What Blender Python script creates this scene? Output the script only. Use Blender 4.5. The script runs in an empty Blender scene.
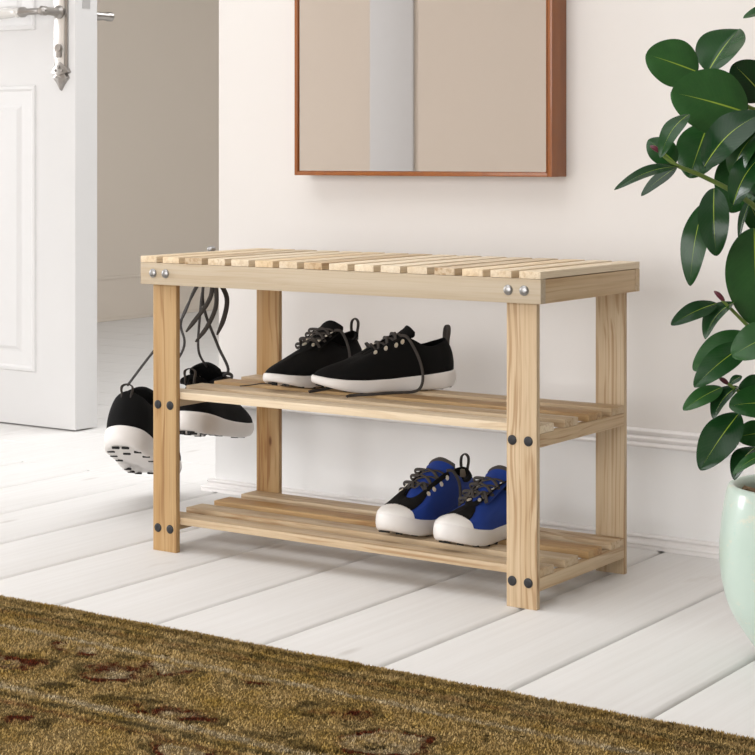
import bpy, bmesh, math, random
import numpy as np
from mathutils import Vector, Matrix, Quaternion
random.seed(7); rng = np.random.default_rng(7)
S = bpy.context.scene
COL = S.collection
PI = math.pi

# ------------------------------------------------------------------ camera numbers (measured from the photograph)
FPX, HOR, YAW = 1838.1005, 156.9227, 0.59954
CAM = Vector((2.15875, -2.42319, 0.68852))
R_ = Vector((math.cos(YAW), math.sin(YAW), 0)); F_ = Vector((-math.sin(YAW), math.cos(YAW), 0))
def at(px, py, d):
    """world point seen at pixel px,py at depth d (m) along the view axis"""
    return CAM + d*(F_ + R_*((px-377.5)/FPX) + Vector((0, 0, (HOR-py)/FPX)))

# ------------------------------------------------------------------ materials
def mat(name):
    m = bpy.data.materials.new(name); m.use_nodes = True
    nt = m.node_tree; b = nt.nodes['Principled BSDF']
    return m, nt, b
def nd(nt, t, **kw):
    n = nt.nodes.new(t)
    for k, v in kw.items():
        if k.startswith('i_'): n.inputs[int(k[2:])].default_value = v
        else: setattr(n, k, v)
    return n
def lk(nt, a, b): nt.links.new(a, b)
def ramp(nt, fac, stops, interp='LINEAR'):
    r = nt.nodes.new('ShaderNodeValToRGB'); r.color_ramp.interpolation = interp
    e = r.color_ramp.elements
    while len(e) < len(stops): e.new(0.5)
    for el, (p, c) in zip(e, stops):
        el.position = p; el.color = (*c, 1) if len(c) == 3 else c
    lk(nt, fac, r.inputs[0]); return r
def mixc(nt, fac, a, b, mode='MIX'):
    n = nt.nodes.new('ShaderNodeMix'); n.data_type = 'RGBA'; n.blend_type = mode; n.clamp_factor = True
    for sock, v in ((0, fac), (6, a), (7, b)):
        if hasattr(v, 'is_output') or isinstance(v, bpy.types.NodeSocket): lk(nt, v, n.inputs[sock])
        elif isinstance(v, (int, float)): n.inputs[sock].default_value = v
        else: n.inputs[sock].default_value = (*v, 1)
    return n.outputs[2]
def mth(nt, op, a, b=None, c=None):
    n = nt.nodes.new('ShaderNodeMath'); n.operation = op
    for i, v in enumerate((a, b, c)):
        if v is None: continue
        if isinstance(v, (int, float)): n.inputs[i].default_value = v
        else: lk(nt, v, n.inputs[i])
    return n.outputs[0]
def noise(nt, vec, scale, detail=3, rough=.5, dist=0):
    n = nt.nodes.new('ShaderNodeTexNoise')
    n.inputs['Scale'].default_value = scale; n.inputs['Detail'].default_value = detail
    n.inputs['Roughness'].default_value = rough; n.inputs['Distortion'].default_value = dist
    if vec is not None: lk(nt, vec, n.inputs['Vector'])
    return n.outputs[0]
def mapping(nt, vec, scale=(1, 1, 1), loc=None, rot=(0, 0, 0)):
    n = nt.nodes.new('ShaderNodeMapping'); n.inputs['Scale'].default_value = scale; n.inputs['Rotation'].default_value = rot
    lk(nt, vec, n.inputs['Vector'])
    if loc is not None:
        if isinstance(loc, tuple): n.inputs['Location'].default_value = loc
        else: lk(nt, loc, n.inputs['Location'])
    return n.outputs[0]
def objco(nt): return nt.nodes.new('ShaderNodeTexCoord').outputs['Object']
def bump(nt, b, h, strength=.2, dist=.001):
    n = nt.nodes.new('ShaderNodeBump'); n.inputs['Strength'].default_value = strength; n.inputs['Distance'].default_value = dist
    lk(nt, h, n.inputs['Height']); lk(nt, n.outputs[0], b.inputs['Normal'])
def plain(name, c, rough=.5, metal=0, spec=.5, bumpy=0, bscale=200, vary=0, coat=0):
    m, nt, b = mat(name)
    b.inputs['Roughness'].default_value = rough; b.inputs['Metallic'].default_value = metal
    b.inputs['Specular IOR Level'].default_value = spec; b.inputs['Coat Weight'].default_value = coat
    o = objco(nt)
    if vary:
        f = noise(nt, o, 14, 4)
        b_c = mixc(nt, f, tuple(x*(1-vary) for x in c), tuple(min(1, x*(1+vary)) for x in c)); lk(nt, b_c, b.inputs['Base Color'])
    else: b.inputs['Base Color'].default_value = (*c, 1)
    if bumpy: bump(nt, b, noise(nt, o, bscale, 3), bumpy, .001)
    return m

def wood_mat(name, pale, warm, streak, knots=True, amber=.5):
    """pine: the grain runs along the object's local X"""
    m, nt, b = mat(name)
    info = nt.nodes.new('ShaderNodeObjectInfo')
    cmb = nt.nodes.new('ShaderNodeCombineXYZ')
    for i, k in enumerate((17.3, 5.1, 9.7)): lk(nt, mth(nt, 'MULTIPLY', info.outputs['Random'], k), cmb.inputs[i])
    o = nt.nodes.new('ShaderNodeVectorMath'); o.operation = 'ADD'
    lk(nt, objco(nt), o.inputs[0]); lk(nt, cmb.outputs[0], o.inputs[1]); o = o.outputs[0]
    # growth rings seen lengthways: irregular dark lines bent by slow noise
    warp = noise(nt, mapping(nt, o, (2.6, 14, 14)), 1.0, 2, .5)
    bend = nt.nodes.new('ShaderNodeVectorMath'); bend.operation = 'ADD'
    bz = nt.nodes.new('ShaderNodeCombineXYZ'); slow = mth(nt, 'MULTIPLY', mth(nt, 'SUBTRACT', noise(nt, mapping(nt, o, (4.5, 9, 9)), 1, 1), .5), .030)
    lk(nt, slow, bz.inputs[1]); lk(nt, slow, bz.inputs[2]); lk(nt, o, bend.inputs[0]); lk(nt, bz.outputs[0], bend.inputs[1])
    lines = noise(nt, mapping(nt, bend.outputs[0], (.7, 150, 150)), 1.0, 2, .5)
    ring = ramp(nt, lines, [(.50, (0, 0, 0)), (.62, (1, 1, 1))]).outputs[0]
    fib = noise(nt, mapping(nt, o, (6, 420, 420)), 1.0, 3, .6)
    broad = noise(nt, mapping(nt, o, (1.2, 34, 34)), 1.0, 3, .55)
    base = mixc(nt, ramp(nt, broad, [(.33, (0, 0, 0)), (.72, (1, 1, 1))]).outputs[0], pale, warm)
    tone = ramp(nt, info.outputs['Random'], [(0, (.90, .87, .83)), (.5, (1, 1, 1)), (1, (1.0, .93, .83))]).outputs[0]
    base = mixc(nt, 1.0, base, tone, 'MULTIPLY')
    am = mth(nt, 'MULTIPLY', ring, mth(nt, 'MULTIPLY', ramp(nt, warp, [(.35, (.15, .15, .15)), (.7, (1, 1, 1))]).outputs[0], amber))
    base = mixc(nt, am, base, streak)
    base = mixc(nt, mth(nt, 'MULTIPLY', ramp(nt, fib, [(.45, (0, 0, 0)), (.8, (1, 1, 1))]).outputs[0], .28), base, tuple(x*.8 for x in streak))
    if knots:
        vo = nt.nodes.new('ShaderNodeTexVoronoi'); vo.inputs['Scale'].default_value = 1
        lk(nt, mapping(nt, o, (8, 22, 22)), vo.inputs['Vector'])
        sel = mth(nt, 'GREATER_THAN', nt_sep(nt, vo.outputs['Color']), .74)
        halo = mth(nt, 'MULTIPLY', ramp(nt, vo.outputs['Distance'], [(.06, (1, 1, 1)), (.36, (0, 0, 0))]).outputs[0], sel)
        base = mixc(nt, mth(nt, 'MULTIPLY', halo, .45), base, streak)
        dot = mth(nt, 'MULTIPLY', ramp(nt, vo.outputs['Distance'], [(.05, (1, 1, 1)), (.10, (0, 0, 0))]).outputs[0], sel)
        base = mixc(nt, mth(nt, 'MULTIPLY', dot, .8), base, (.10, .035, .012))
    lk(nt, base, b.inputs['Base Color'])
    b.inputs['Roughness'].default_value = .52; b.inputs['Specular IOR Level'].default_value = .3
    bump(nt, b, fib, .12, .0006)
    return m
def nt_sep(nt, c):
    s = nt.nodes.new('ShaderNodeSeparateColor'); lk(nt, c, s.inputs[0]); return s.outputs[0]

PINE = wood_mat('pine', (.65, .53, .375), (.53, .385, .23), (.30, .155, .055), amber=.8)
PINE_PALE = wood_mat('pine_pale', (.565, .485, .37), (.50, .40, .275), (.36, .23, .11), knots=False, amber=.45)
PINE_LIT = wood_mat('pine_lit', (.80, .69, .53), (.72, .58, .40), (.44, .28, .135), knots=False, amber=.5)  # lighter copy of the pine, overhead light painted into its colour
PINE_AMBER = wood_mat('pine_amber', (.52, .36, .185), (.42, .235, .085), (.22, .085, .02), amber=.8)

def wall_mat(name, c, rough=.85):
    m, nt, b = mat(name); o = objco(nt)
    f = noise(nt, o, 2.2, 4); b.inputs['Roughness'].default_value = rough; b.inputs['Specular IOR Level'].default_value = .25
    lk(nt, mixc(nt, f, tuple(x*.985 for x in c), c), b.inputs['Base Color'])
    bump(nt, b, noise(nt, o, 260, 3), .04, .0008)
    return m
WALL = wall_mat('warm_plaster', (.72, .685, .65))
WAINS = wall_mat('white_wainscot', (.91, .90, .885), .6)
NEUT = wall_mat('white_plaster', (.80, .80, .80))
TRIMW = plain('white_trim', (.83, .80, .78), .45, spec=.4, vary=.01)
SANDW = wall_mat('sand_plaster', (.54, .455, .38))
DIMBOUNCE = wall_mat('dim_bounce_plaster', (.30, .26, .22))  # dark tone chosen to cut bounce light onto right-facing sides
TAUPE = wall_mat('taupe_plaster', (.72, .645, .56))
DOORW = plain('door_white', (.68, .67, .66), .4, spec=.4, vary=.01)
GREYBAND = plain('grey_lilac_paint', (.46, .435, .42), .6)
def floor_mat():
    m, nt, b = mat('white_painted_boards'); o = objco(nt)
    g = noise(nt, mapping(nt, o, (90, 2.5, 40)), 1, 5, .62)
    blot = noise(nt, mapping(nt, o, (14, 4, 8)), 1, 4, .6)
    base = mixc(nt, ramp(nt, g, [(.35, (0, 0, 0)), (.75, (1, 1, 1))]).outputs[0], (.725, .705, .68), (.775, .76, .74))
    sc = ramp(nt, blot, [(.66, (0, 0, 0)), (.76, (1, 1, 1))]).outputs[0]
    base = mixc(nt, mth(nt, 'MULTIPLY', sc, .55), base, (.62, .58, .54))
    vo = nt.nodes.new('ShaderNodeTexVoronoi'); vo.inputs['Scale'].default_value = 1
    lk(nt, mapping(nt, o, (16, 5, 9)), vo.inputs['Vector'])
    sel = mth(nt, 'GREATER_THAN', nt_sep(nt, vo.outputs['Color']), .86)
    dot = mth(nt, 'MULTIPLY', ramp(nt, vo.outputs['Distance'], [(.05, (1, 1, 1)), (.17, (0, 0, 0))]).outputs[0], sel)
    base = mixc(nt, mth(nt, 'MULTIPLY', dot, .5), base, (.50, .46, .42))
    lk(nt, base, b.inputs['Base Color'])
    b.inputs['Roughness'].default_value = .62; b.inputs['Specular IOR Level'].default_value = .25
    bump(nt, b, g, .08, .001)
    return m
FLOORM = floor_mat()
GAPM = plain('board_gap', (.05, .043, .038), .9)
FABRIC_BLK = plain('black_mesh_fabric', (.0042, .0039, .0038), .85, spec=.16, bumpy=.5, bscale=900)
FABRIC_BLUE = plain('royal_blue_mesh_fabric', (.012, .045, .27), .75, spec=.3, bumpy=.5, bscale=900, vary=.15)
LINING = plain('black_lining', (.006, .006, .006), .95, spec=.1)
LACE = plain('charcoal_lace', (.060, .052, .046), .8, spec=.25, bumpy=.4, bscale=1500)
LACE_G = plain('grey_lace', (.075, .07, .068), .8, spec=.25, bumpy=.4, bscale=1500)
TONGUE_TOP = plain('tongue_webbing', (.060, .052, .045), .85, bumpy=.4, bscale=1200)
def rubber_mat():
    m, nt, b = mat('white_foam_rubber'); o = objco(nt)
    f = noise(nt, mapping(nt, o, (20, 20, 60)), 1, 3)
    lk(nt, mixc(nt, f, (.74, .70, .665), (.80, .77, .74)), b.inputs['Base Color'])
    b.inputs['Roughness'].default_value = .42; b.inputs['Specular IOR Level'].default_value = .4
    return m
RUBBER = rubber_mat()
CAPM = plain('white_toe_rubber', (.80, .77, .73), .3, spec=.5, vary=.02)
LUGM = plain('black_lug_rubber', (.010, .0095, .009), .7, spec=.3)
EYEM = plain('cream_metal', (.72, .66, .55), .35, metal=.55)
STEEL = plain('brushed_steel', (.36, .355, .35), .38, metal=1.0, bumpy=.08, bscale=300)
CAPSCREW = plain('black_screw_head', (.018, .018, .02), .45, spec=.4, bumpy=.1, bscale=400)
TABM = plain('beige_tab', (.42, .37, .30), .8)
PEWTER = plain('pewter', (.36, .34, .32), .28, metal=1.0, vary=.15)
def frame_mat():
    m, nt, b = mat('walnut_frame'); o = objco(nt)
    f = noise(nt, mapping(nt, o, (60, 60, 4)), 1, 4, .6)
    lk(nt, mixc(nt, f, (.17, .042, .004), (.35, .105, .008)), b.inputs['Base Color'])
    b.inputs['Roughness'].default_value = .35; b.inputs['Coat Weight'].default_value = .2
    return m
FRAMEM = frame_mat()
MIRM = plain('mirror_silver', (.90, .90, .90), .015, metal=1.0)
BLACKM = plain('shadow_gap', (.02, .01, .006), .9)  # near-black colour stands in for shade in the gap beside the mirror glass

# ------------------------------------------------------------------ mesh helpers
def link(name, me, m=None, parent=None, smooth=False):
    o = bpy.data.objects.new(name, me); COL.objects.link(o)
    if m is not None:
        for mm in (m if isinstance(m, (list, tuple)) else [m]): me.materials.append(mm)
    if smooth: me.polygons.foreach_set('use_smooth', [True]*len(me.polygons))
    if parent is not None: o.parent = parent
    return o
def from_bm(name, bm, m=None, parent=None, smooth=False, auto=None):
    bmesh.ops.recalc_face_normals(bm, faces=bm.faces[:])
    me = bpy.data.meshes.new(name); bm.to_mesh(me); bm.free()
    if auto is not None:
        me.polygons.foreach_set('use_smooth', [True]*len(me.polygons)); me.set_sharp_from_angle(angle=auto)
    return link(name, me, m, parent, smooth)
def box_bm(bm, x0, x1, y0, y1, z0, z1, bev=0, seg=2):
    vs = [bm.verts.new((x, y, z)) for x in (x0, x1) for y in (y0, y1) for z in (z0, z1)]
    f = [(0, 1, 3, 2), (4, 6, 7, 5), (0, 4, 5, 1), (2, 3, 7, 6), (0, 2, 6, 4), (1, 5, 7, 3)]
    fs = [bm.faces.new([vs[i] for i in q]) for q in f]
    if bev:
        es = set(e for fc in fs for e in fc.edges)
        bmesh.ops.bevel(bm, geom=list(es), offset=bev, segments=seg, profile=.6, affect='EDGES')
    return vs
def box(name, x0, x1, y0, y1, z0, z1, m, parent=None, bev=0, seg=2):
    bm = bmesh.new(); box_bm(bm, x0, x1, y0, y1, z0, z1, bev, seg)
    return from_bm(name, bm, m, parent, auto=.6)
def lathe_bm(bm, prof, n=48, axis='Z', c=(0, 0, 0)):
    rings = []
    for r, h in prof:
        ring = []
        for i in range(n):
            a = 2*PI*i/n
            p = Vector((r*math.cos(a), r*math.sin(a), h))
            if axis == 'Y': p = Vector((p.x, p.z, p.y))
            if axis == 'X': p = Vector((p.z, p.x, p.y))
            ring.append(bm.verts.new(p+Vector(c)))
        rings.append(ring)
    for a, b in zip(rings, rings[1:]):
        for i in range(n):
            j = (i+1) % n
            bm.faces.new((a[i], a[j], b[j], b[i]))
    bm.faces.new(rings[0][::-1]); bm.faces.new(rings[-1])
def catmull(pts, n, closed=False):
    P = [Vector(p) for p in pts]; N = len(P); out = []
    cnt = n
    for k in range(cnt):
        t = k/cnt*N if closed else k/(cnt-1)*(N-1)
        i = int(math.floor(t)); u = t-i
        if not closed and i >= N-1: i = N-2; u = 1.0
        g = (lambda j: P[j % N]) if closed else (lambda j: P[min(max(j, 0), N-1)])
        a, b, c, d = g(i-1), g(i), g(i+1), g(i+2)
        out.append(.5*((2*b)+(c-a)*u+(2*a-5*b+4*c-d)*u*u+(3*b-a-3*c+d)*u**3))
    return out
def tube_bm(bm, pts, r, n=8, up=Vector((0, 0, 1)), flat=1.0, taper=None, caps=True):
    """sweep an ellipse (half width r, half thickness r*flat) along pts; up = direction of the thin side"""
    P = [Vector(p) for p in pts]; rings = []
    for k, p in enumerate(P):
        t = (P[min(k+1, len(P)-1)]-P[max(k-1, 0)])
        if t.length < 1e-9: t = Vector((1, 0, 0))
        t.normalize()
        u = up[k] if isinstance(up, (list, tuple)) and not isinstance(up, Vector) else up
        side = t.cross(u)
        if side.length < 1e-4: side = t.cross(Vector((.3, .9, .1)))
        side.normalize(); nn = side.cross(t).normalized()
        rr = r*(taper(k/(len(P)-1)) if taper else 1)
        rings.append([bm.verts.new(p+side*rr*math.cos(2*PI*i/n)+nn*rr*flat*math.sin(2*PI*i/n)) for i in range(n)])
    for a, b in zip(rings, rings[1:]):
        for i in range(n):
            j = (i+1) % n; bm.faces.new((a[i], a[j], b[j], b[i]))
    if caps:
        bm.faces.new(rings[0][::-1]); bm.faces.new(rings[-1])
def tube(name, pts, r, m, parent=None, n=8, smoothpts=None, **kw):
    if smoothpts: pts = catmull(pts, smoothpts)
    bm = bmesh.new(); tube_bm(bm, pts, r, n, **kw)
    return from_bm(name, bm, m, parent, smooth=True)
def empty(name, loc=(0, 0, 0), rot=(0, 0, 0)):
    o = bpy.data.objects.new(name, None); COL.objects.link(o); o.location = loc; o.rotation_euler = rot
    o.empty_display_size = .05; return o
def tag(o, label, cat, group=None, kind=None):
    o['label'] = label; o['category'] = cat
    if group: o['group'] = group
    if kind: o['kind'] = kind
    return o
def struct(o, label=None, cat=None):
    o['kind'] = 'structure'
    if label: o['label'] = label
    if cat: o['category'] = cat
    return o

# ------------------------------------------------------------------ the room
WY = .53          # face of the back wall
LX = -.257        # its free left edge
def make_floor():
    bm = bmesh.new(); pitch = .2006; x0 = -.845
    dark = []
    for k in range(-26, 17):
        a = x0+k*pitch+.0030; b = x0+(k+1)*pitch-.0030
        # one board: flat top with rounded long edges, drawn as a profile extruded along y
        prof = [(a, -.012), (a, -.004), (a+.0006, -.0016), (a+.002, -.0004), (a+.0035, 0), (b-.010, 0), (b-.0065, -.0006), (b-.0035, -.0021), (b-.0015, -.0045), (b-.0005, -.008), (b, -.012)]
        r0 = [bm.verts.new((x, -3.6, z)) for x, z in prof]; r1 = [bm.verts.new((x, .556, z)) for x, z in prof]
        for i in range(len(prof)-1): bm.faces.new((r0[i], r0[i+1], r1[i+1], r1[i]))
        bm.faces.new(r1)
        bm.faces.new(r0[::-1])
    q = [bm.verts.new(v) for v in ((-6.05, -3.6, -.0115), (2.6, -3.6, -.0115), (2.6, .556, -.0115), (-6.05, .556, -.0115))]
    f = bm.faces.new(q); f.material_index = 1
    o = from_bm('floor', bm, [FLOORM, GAPM], auto=.9)
    return struct(o, 'white painted floorboards running towards the back wall', 'floor')
make_floor()
def hall_floor():
    bm = bmesh.new(); y = .5585; n = 0
    while y < 5.6:
        y2 = y+.20
        box_bm(bm, -6.05 if y < .9 else -3.12, 2.6, y, y2-.0025, -.02, 0, .001, 1); y = y2
    q = [bm.verts.new(v) for v in ((-3.12, .556, -.012), (2.6, .556, -.012), (2.6, 5.6, -.012), (-3.12, 5.6, -.012))]
    bm.faces.new(q).material_index = 1
    o = from_bm('floor', bm, [FLOORM, GAPM], auto=.6)
    return struct(o, 'pale floor of the hallway beyond the doorway', 'floor')
hall_floor()
struct(box('wall_back', LX, 2.6, WY, .68, 0, 2.6, WALL), 'warm white wall behind the bench', 'wall')
struct(box('wall_back_wainscot', LX-.006, 2.6, WY-.004, .686, 0, .19, WAINS), 'white panelled lower part of the wall behind the bench', 'wall')
def moulding(name, prof, x0, x1, yface, label):
    """profile [(out, z)] run along x on the wall face, returned round the free left end"""
    bm = bmesh.new(); rows = []; prof = [(d*1.35, z) for d, z in prof]
    for (xs, fn) in ((x1, lambda d: (x1, yface-d)), (x0, lambda d: (x0-d, yface-d)), (None, lambda d: (x0-d, .68))):
        rows.append([bm.verts.new((*fn(d), z)) for d, z in prof])
    for a, b in zip(rows, rows[1:]):
        for i in range(len(prof)-1): bm.faces.new((a[i], a[i+1], b[i+1], b[i]))
    return struct(from_bm(name, bm, TRIMW, auto=.5), label, 'moulding')
def arc(cx, cz, r, a0, a1, n=6): return [(cx+r*math.cos(a0+(a1-a0)*i/n), cz+r*math.sin(a0+(a1-a0)*i/n)) for i in range(n+1)]
rail_prof = [(0, .2085), (.005, .2085)]+arc(.006, .2045, .004, PI/2, -PI/4)+[(.0075, .199), (.0065, .197)]+arc(.0095, .1925, .004, PI/2, -PI/3)+[(.0105, .186)]+arc(.0125, .1815, .0045, PI/2, -PI/2)+[(.006, .1765), (0, .1765)]
moulding('trim_1', rail_prof, LX-.004, 2.6, WY, 'white chair rail moulding along the wall behind the bench')
base_prof = [(0, .0235), (.004, .0235)]+arc(.006, .020, .0035, PI/2, -PI/3)+[(.009, .0135), (.0105, .012)]+arc(.0125, .0085, .0035, PI/2, -PI/4)+[(.0155, .004), (.0155, 0)]
moulding('baseboard_back', base_prof, LX-.006, 2.6, WY-.004, 'low white baseboard along the wall behind the bench')
# the rest of the shell
struct(box('wall_right', 2.6, 2.7, -3.6, 5.6, 0, 2.6, DIMBOUNCE), 'wall on the right, darkened to cut bounce light, outside the view', 'wall')
struct(box('wall_front', -6.2, 2.7, -3.6, -3.5, 0, 2.6, SANDW), 'warm white wall seen in the mirror', 'wall')
struct(box('trim_2', -2.580, -2.345, -3.5, -3.488, 0, 2.6, GREYBAND, bev=.004), 'pale grey pilaster on the wall seen in the mirror', 'pilaster')
struct(box('ceiling', -6.2, 2.7, -3.6, 5.6, 2.6, 2.7, NEUT), 'white ceiling', 'ceiling')
struct(box('wall_far', -3.12, 2.6, 5.5, 5.6, 0, 2.6, TAUPE), 'taupe wall at the end of the hallway', 'wall')
def left_wall():
    struct(box('wall_hallway', -3.3, -3.12, 1.06, 5.6, 0, 2.6, TAUPE), 'taupe hallway wall seen past the door', 'wall')
    bm = bmesh.new()
    wy0, wy1, wz0, wz1 = -2.05, -.45, .6, 2.4
    for y0, y1, z0, z1 in ((-3.6, wy0, 0, 2.6), (wy1, 1.05, 0, 2.6), (wy0, wy1, 0, wz0), (wy0, wy1, wz1, 2.6)):
        box_bm(bm, -6.2, -6.05, y0, y1, z0, z1)
    struct(from_bm('wall_left', bm, NEUT), 'window wall far to the left, outside the view', 'wall')
    bm = bmesh.new()
    for y0, y1, z0, z1 in ((wy0, wy0+.06, wz0, wz1), (wy1-.06, wy1, wz0, wz1), (wy0, wy1, wz0, wz0+.06), (wy0, wy1, wz1-.06, wz1), (-1.275, -1.225, wz0, wz1)):
        box_bm(bm, -6.05, -5.97, y0, y1, z0, z1, .004, 1)
    struct(from_bm('window_1', bm, DOORW), 'white window frame in the left wall, outside the view', 'window')
left_wall()
struct(box('trim_3', -3.12, -3.118, 1.05, 5.5, .174, .188, TAUPE, bev=.0015), 'chair rail moulding on the far taupe hallway wall', 'moulding')
struct(box('baseboard_left', -3.12, -3.114, 1.05, 5.5, 0, .012, TAUPE, bev=.002), 'baseboard of the far taupe hallway wall', 'baseboard')
struct(box('wall_hall', -6.05, -1.99, .955, 1.06, 0, 2.6, WALL), 'wall that carries the white door, outside the view', 'wall')

bm = bmesh.new()
for x0, x1, z0, z1 in ((-1.30, -1.22, .12, 1.78), (1.92, 2.0, .12, 1.78), (-1.30, 2.0, .12, .22), (-1.30, 2.0, 1.68, 1.78), (-.19, -.15, .2, 1.7), (.85, .89, .2, 1.7)):
    box_bm(bm, x0, x1, -3.5, -3.40, z0, z1, .005, 1)
struct(from_bm('front_fill_frame', bm, DOORW), 'added white frame round the front fill light behind the viewer, outside the view', 'window')  # frame added so the bare fill light panel looks like a window
# ------------------------------------------------------------------ the door
def panel_bm(bm, x0, x1, z0, z1, y):
    """raised and fielded panel on the face at y (towards -y)"""
    def ring(i, d): return [bm.verts.new((x, y-d, z)) for x, z in ((x0+i, z0+i), (x1-i, z0+i), (x1-i, z1-i), (x0+i, z1-i))]
    rs = [ring(0, -.0005), ring(.003, .004), ring(.010, .005), ring(.016, .0018), ring(.050, .001), ring(.056, .002), ring(.064, .006)]
    for a, b in zip(rs, rs[1:]):
        for i in range(4):
            j = (i+1) % 4; bm.faces.new((a[i], a[j], b[j], b[i]))
    bm.faces.new(rs[-1])
door = empty('door_1', (-1.53, .947, 0)); struct(door, 'white panelled door standing left of the bench', 'door')
def dch(o): o.location = Vector(o.location)-door.location; return o
D0, D1 = -1.99, -1.0605
bm = bmesh.new(); box_bm(bm, D0, D1, .947, 1.027, .004, 2.1, .002, 2)
o = dch(from_bm('door_leaf', bm, DOORW, door, auto=.6))
bm = bmesh.new(); panel_bm(bm, D0+.14, -1.196, .14, .872, .947)
dch(from_bm('door_panel', bm, DOORW, door))
bm = bmesh.new(); panel_bm(bm, D0+.14, -1.196, 1.012, 1.95, .947)
dch(from_bm('door_panel', bm, DOORW, door))
# long backplate with scrolled foot
bm = bmesh.new()
box_bm(bm, -1.129, -1.083, .941, .947, .912, 1.20, .002, 2)
dch(from_bm('handle_plate', bm, PEWTER, door, auto=.6))
bm = bmesh.new(); box_bm(bm, -1.1205, -1.0915, .9385, .942, .917, 1.19, .0015, 2)
o = dch(from_bm('handle_plate_inlay', bm, plain('pale_pewter', (.72, .70, .67), .3, metal=.8), door, auto=.6))
def finial(z, s):
    bm = bmesh.new()
    pts = [(-.5, 0), (-.62, -.16), (-.40, -.26), (-.52, -.42), (-.36, -.56), (-.2, -.72), (0, -1.0), (.2, -.72), (.36, -.56), (.52, -.42), (.40, -.26), (.62, -.16), (.5, 0), (.25, .22), (0, .34), (-.25, .22)]
    fr = [bm.verts.new((-1.106+a*.046, .938, z+s*b*.052)) for a, b in pts]; bk = [bm.verts.new((-1.106+a*.052, .947, z+s*b*.056)) for a, b in pts]
    c = bm.verts.new((-1.106, .930, z-s*.018))
    for i in range(len(pts)):
        j = (i+1) % len(pts); bm.faces.new((fr[i], fr[j], bk[j], bk[i])); bm.faces.new((fr[j], fr[i], c))
    for dx, dz, rr in ((-.011, -.004, .0035), (.011, -.004, .0035), (-.006, -.020, .0035), (.006, -.020, .0035), (0, .004, .0045)):
        bmesh.ops.create_icosphere(bm, subdivisions=2, radius=rr, matrix=Matrix.Translation((-1.106+dx, .934, z+s*dz)))
    return dch(from_bm('plate_finial', bm, PEWTER, door, auto=.7))
finial(.910, 1); finial(1.20, -1)
bm = bmesh.new(); lathe_bm(bm, [(.010, .930), (.010, .9385)], 20, 'Y', (-1.106, 0, .962)); box_bm(bm, -1.114, -1.098, .931, .9385, .938, .962, .002, 1)
dch(from_bm('keyhole_cover', bm, PEWTER, door, auto=.6))
def lever(ysurf, s, name, ex=0):
    """turned lever: rose, neck, arm to the left, pale grip"""
    bm = bmesh.new(); z = 1.052
    lathe_bm(bm, [(.017, ysurf), (.017, ysurf+s*.006), (.011, ysurf+s*.012), (.0095, ysurf+s*(.045+ex)), (.012, ysurf+s*(.05+ex)), (.012, ysurf+s*(.064+ex)), (.006, ysurf+s*(.069+ex))], 24, 'Y', (-1.106, 0, z))
    y = ysurf+s*(.055+ex)
    lathe_bm(bm, [(.007, -1.106), (.010, -1.116), (.0085, -1.125), (.0085, -1.165), (.0135, -1.176), (.0135, -1.186), (.009, -1.190)], 20, 'X', (0, y, z))
    o = dch(from_bm(name, bm, PEWTER, door, auto=.6))
    bm = bmesh.new()
    lathe_bm(bm, [(.009, -1.190), (.013, -1.198), (.011, -1.205), (.0135, -1.225), (.0165, -1.30), (.012, -1.335), (.006, -1.342)], 24, 'X', (0, y, z))
    g = from_bm('lever_grip', bm, plain('pale_grip', (.72, .70, .67), .25, metal=.35), o, auto=.9)
lever(.9385, -1, 'door_handle'); lever(1.027, 1, 'door_handle', .036)
dch(box('strike_plate', -1.0620, -1.0597, .972, 1.000, 1.062, 1.16, plain('latch_plate', (.50, .49, .48), .4, metal=.3), door))

# ------------------------------------------------------------------ the mirror
mir = empty('wall_mirror', (.268, WY, .6525)); tag(mir, 'large mirror in a slim orange brown wooden frame hanging on the wall', 'mirror')
MX0, MX1, MZ0, MZ1, MY0 = -.021, .5567, .6525, 1.45, .4755
def mch(o): o.location = Vector(o.location)-mir.location; return o
def frame_side(name, x0, x1, z0, z1): return mch(box(name, x0, x1, MY0, WY, z0, z1, FRAMEM, mir, .0012, 2))
fw = .0075
frame_side('frame_side', MX0, MX0+fw, MZ0, MZ1); frame_side('frame_side', MX1-.0095, MX1, MZ0, MZ1)
frame_side('frame_rail', MX0+fw, MX1-.0095, MZ0, MZ0+fw); frame_side('frame_rail', MX0+fw, MX1-.0095, MZ1-fw, MZ1)
mch(box('backing_board', MX0+fw, MX1-.0095, .495, WY-.005, MZ0+fw, MZ1-fw, BLACKM, mir))
mch(box('mirror_glass', MX0+fw+.001, MX1-.0095-.0035, MY0+.004, .495, MZ0+fw, MZ1-fw-.003, MIRM, mir, .0015, 1))

# ------------------------------------------------------------------ the shoe bench
BW, BD, BH, T, LT, LW = .80, .334, .5153, .0156, .010, .0527
bench = empty('shoe_bench', (.4, .167, 0))
tag(bench, 'slatted pine shoe bench with two shelves, standing on the white floorboards', 'bench')
def bch(o): o.location = Vector(o.location)-bench.location; return o
def board(name, c, size, axis, m, bev=.0006):
    """board of size (length, width, thickness), grain along its length; axis = world axis of the length, thickness axis"""
    L, w, t = size
    bm = bmesh.new(); box_bm(bm, -L/2, L/2, -w/2, w/2, -t/2, t/2, bev, 2)
    o = from_bm(name, bm, m, bench, auto=.6)
    o.rotation_euler = {'x_flat': (0, 0, 0), 'x_edge': (PI/2, 0, 0), 'y_flat': (0, 0, PI/2), 'y_edge': (PI/2, 0, PI/2), 'z_front': (0, -PI/2, PI/2)}[axis]
    o.location = Vector(c)-bench.location
    return o
def dup(o, loc, name=None, parent=None):
    c = o.copy(); COL.objects.link(c); c.parent = parent or o.parent; c.location = loc
    if name: c.name = name
    return c
def again(o, c): return dup(o, Vector(c)-bench.location)
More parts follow.
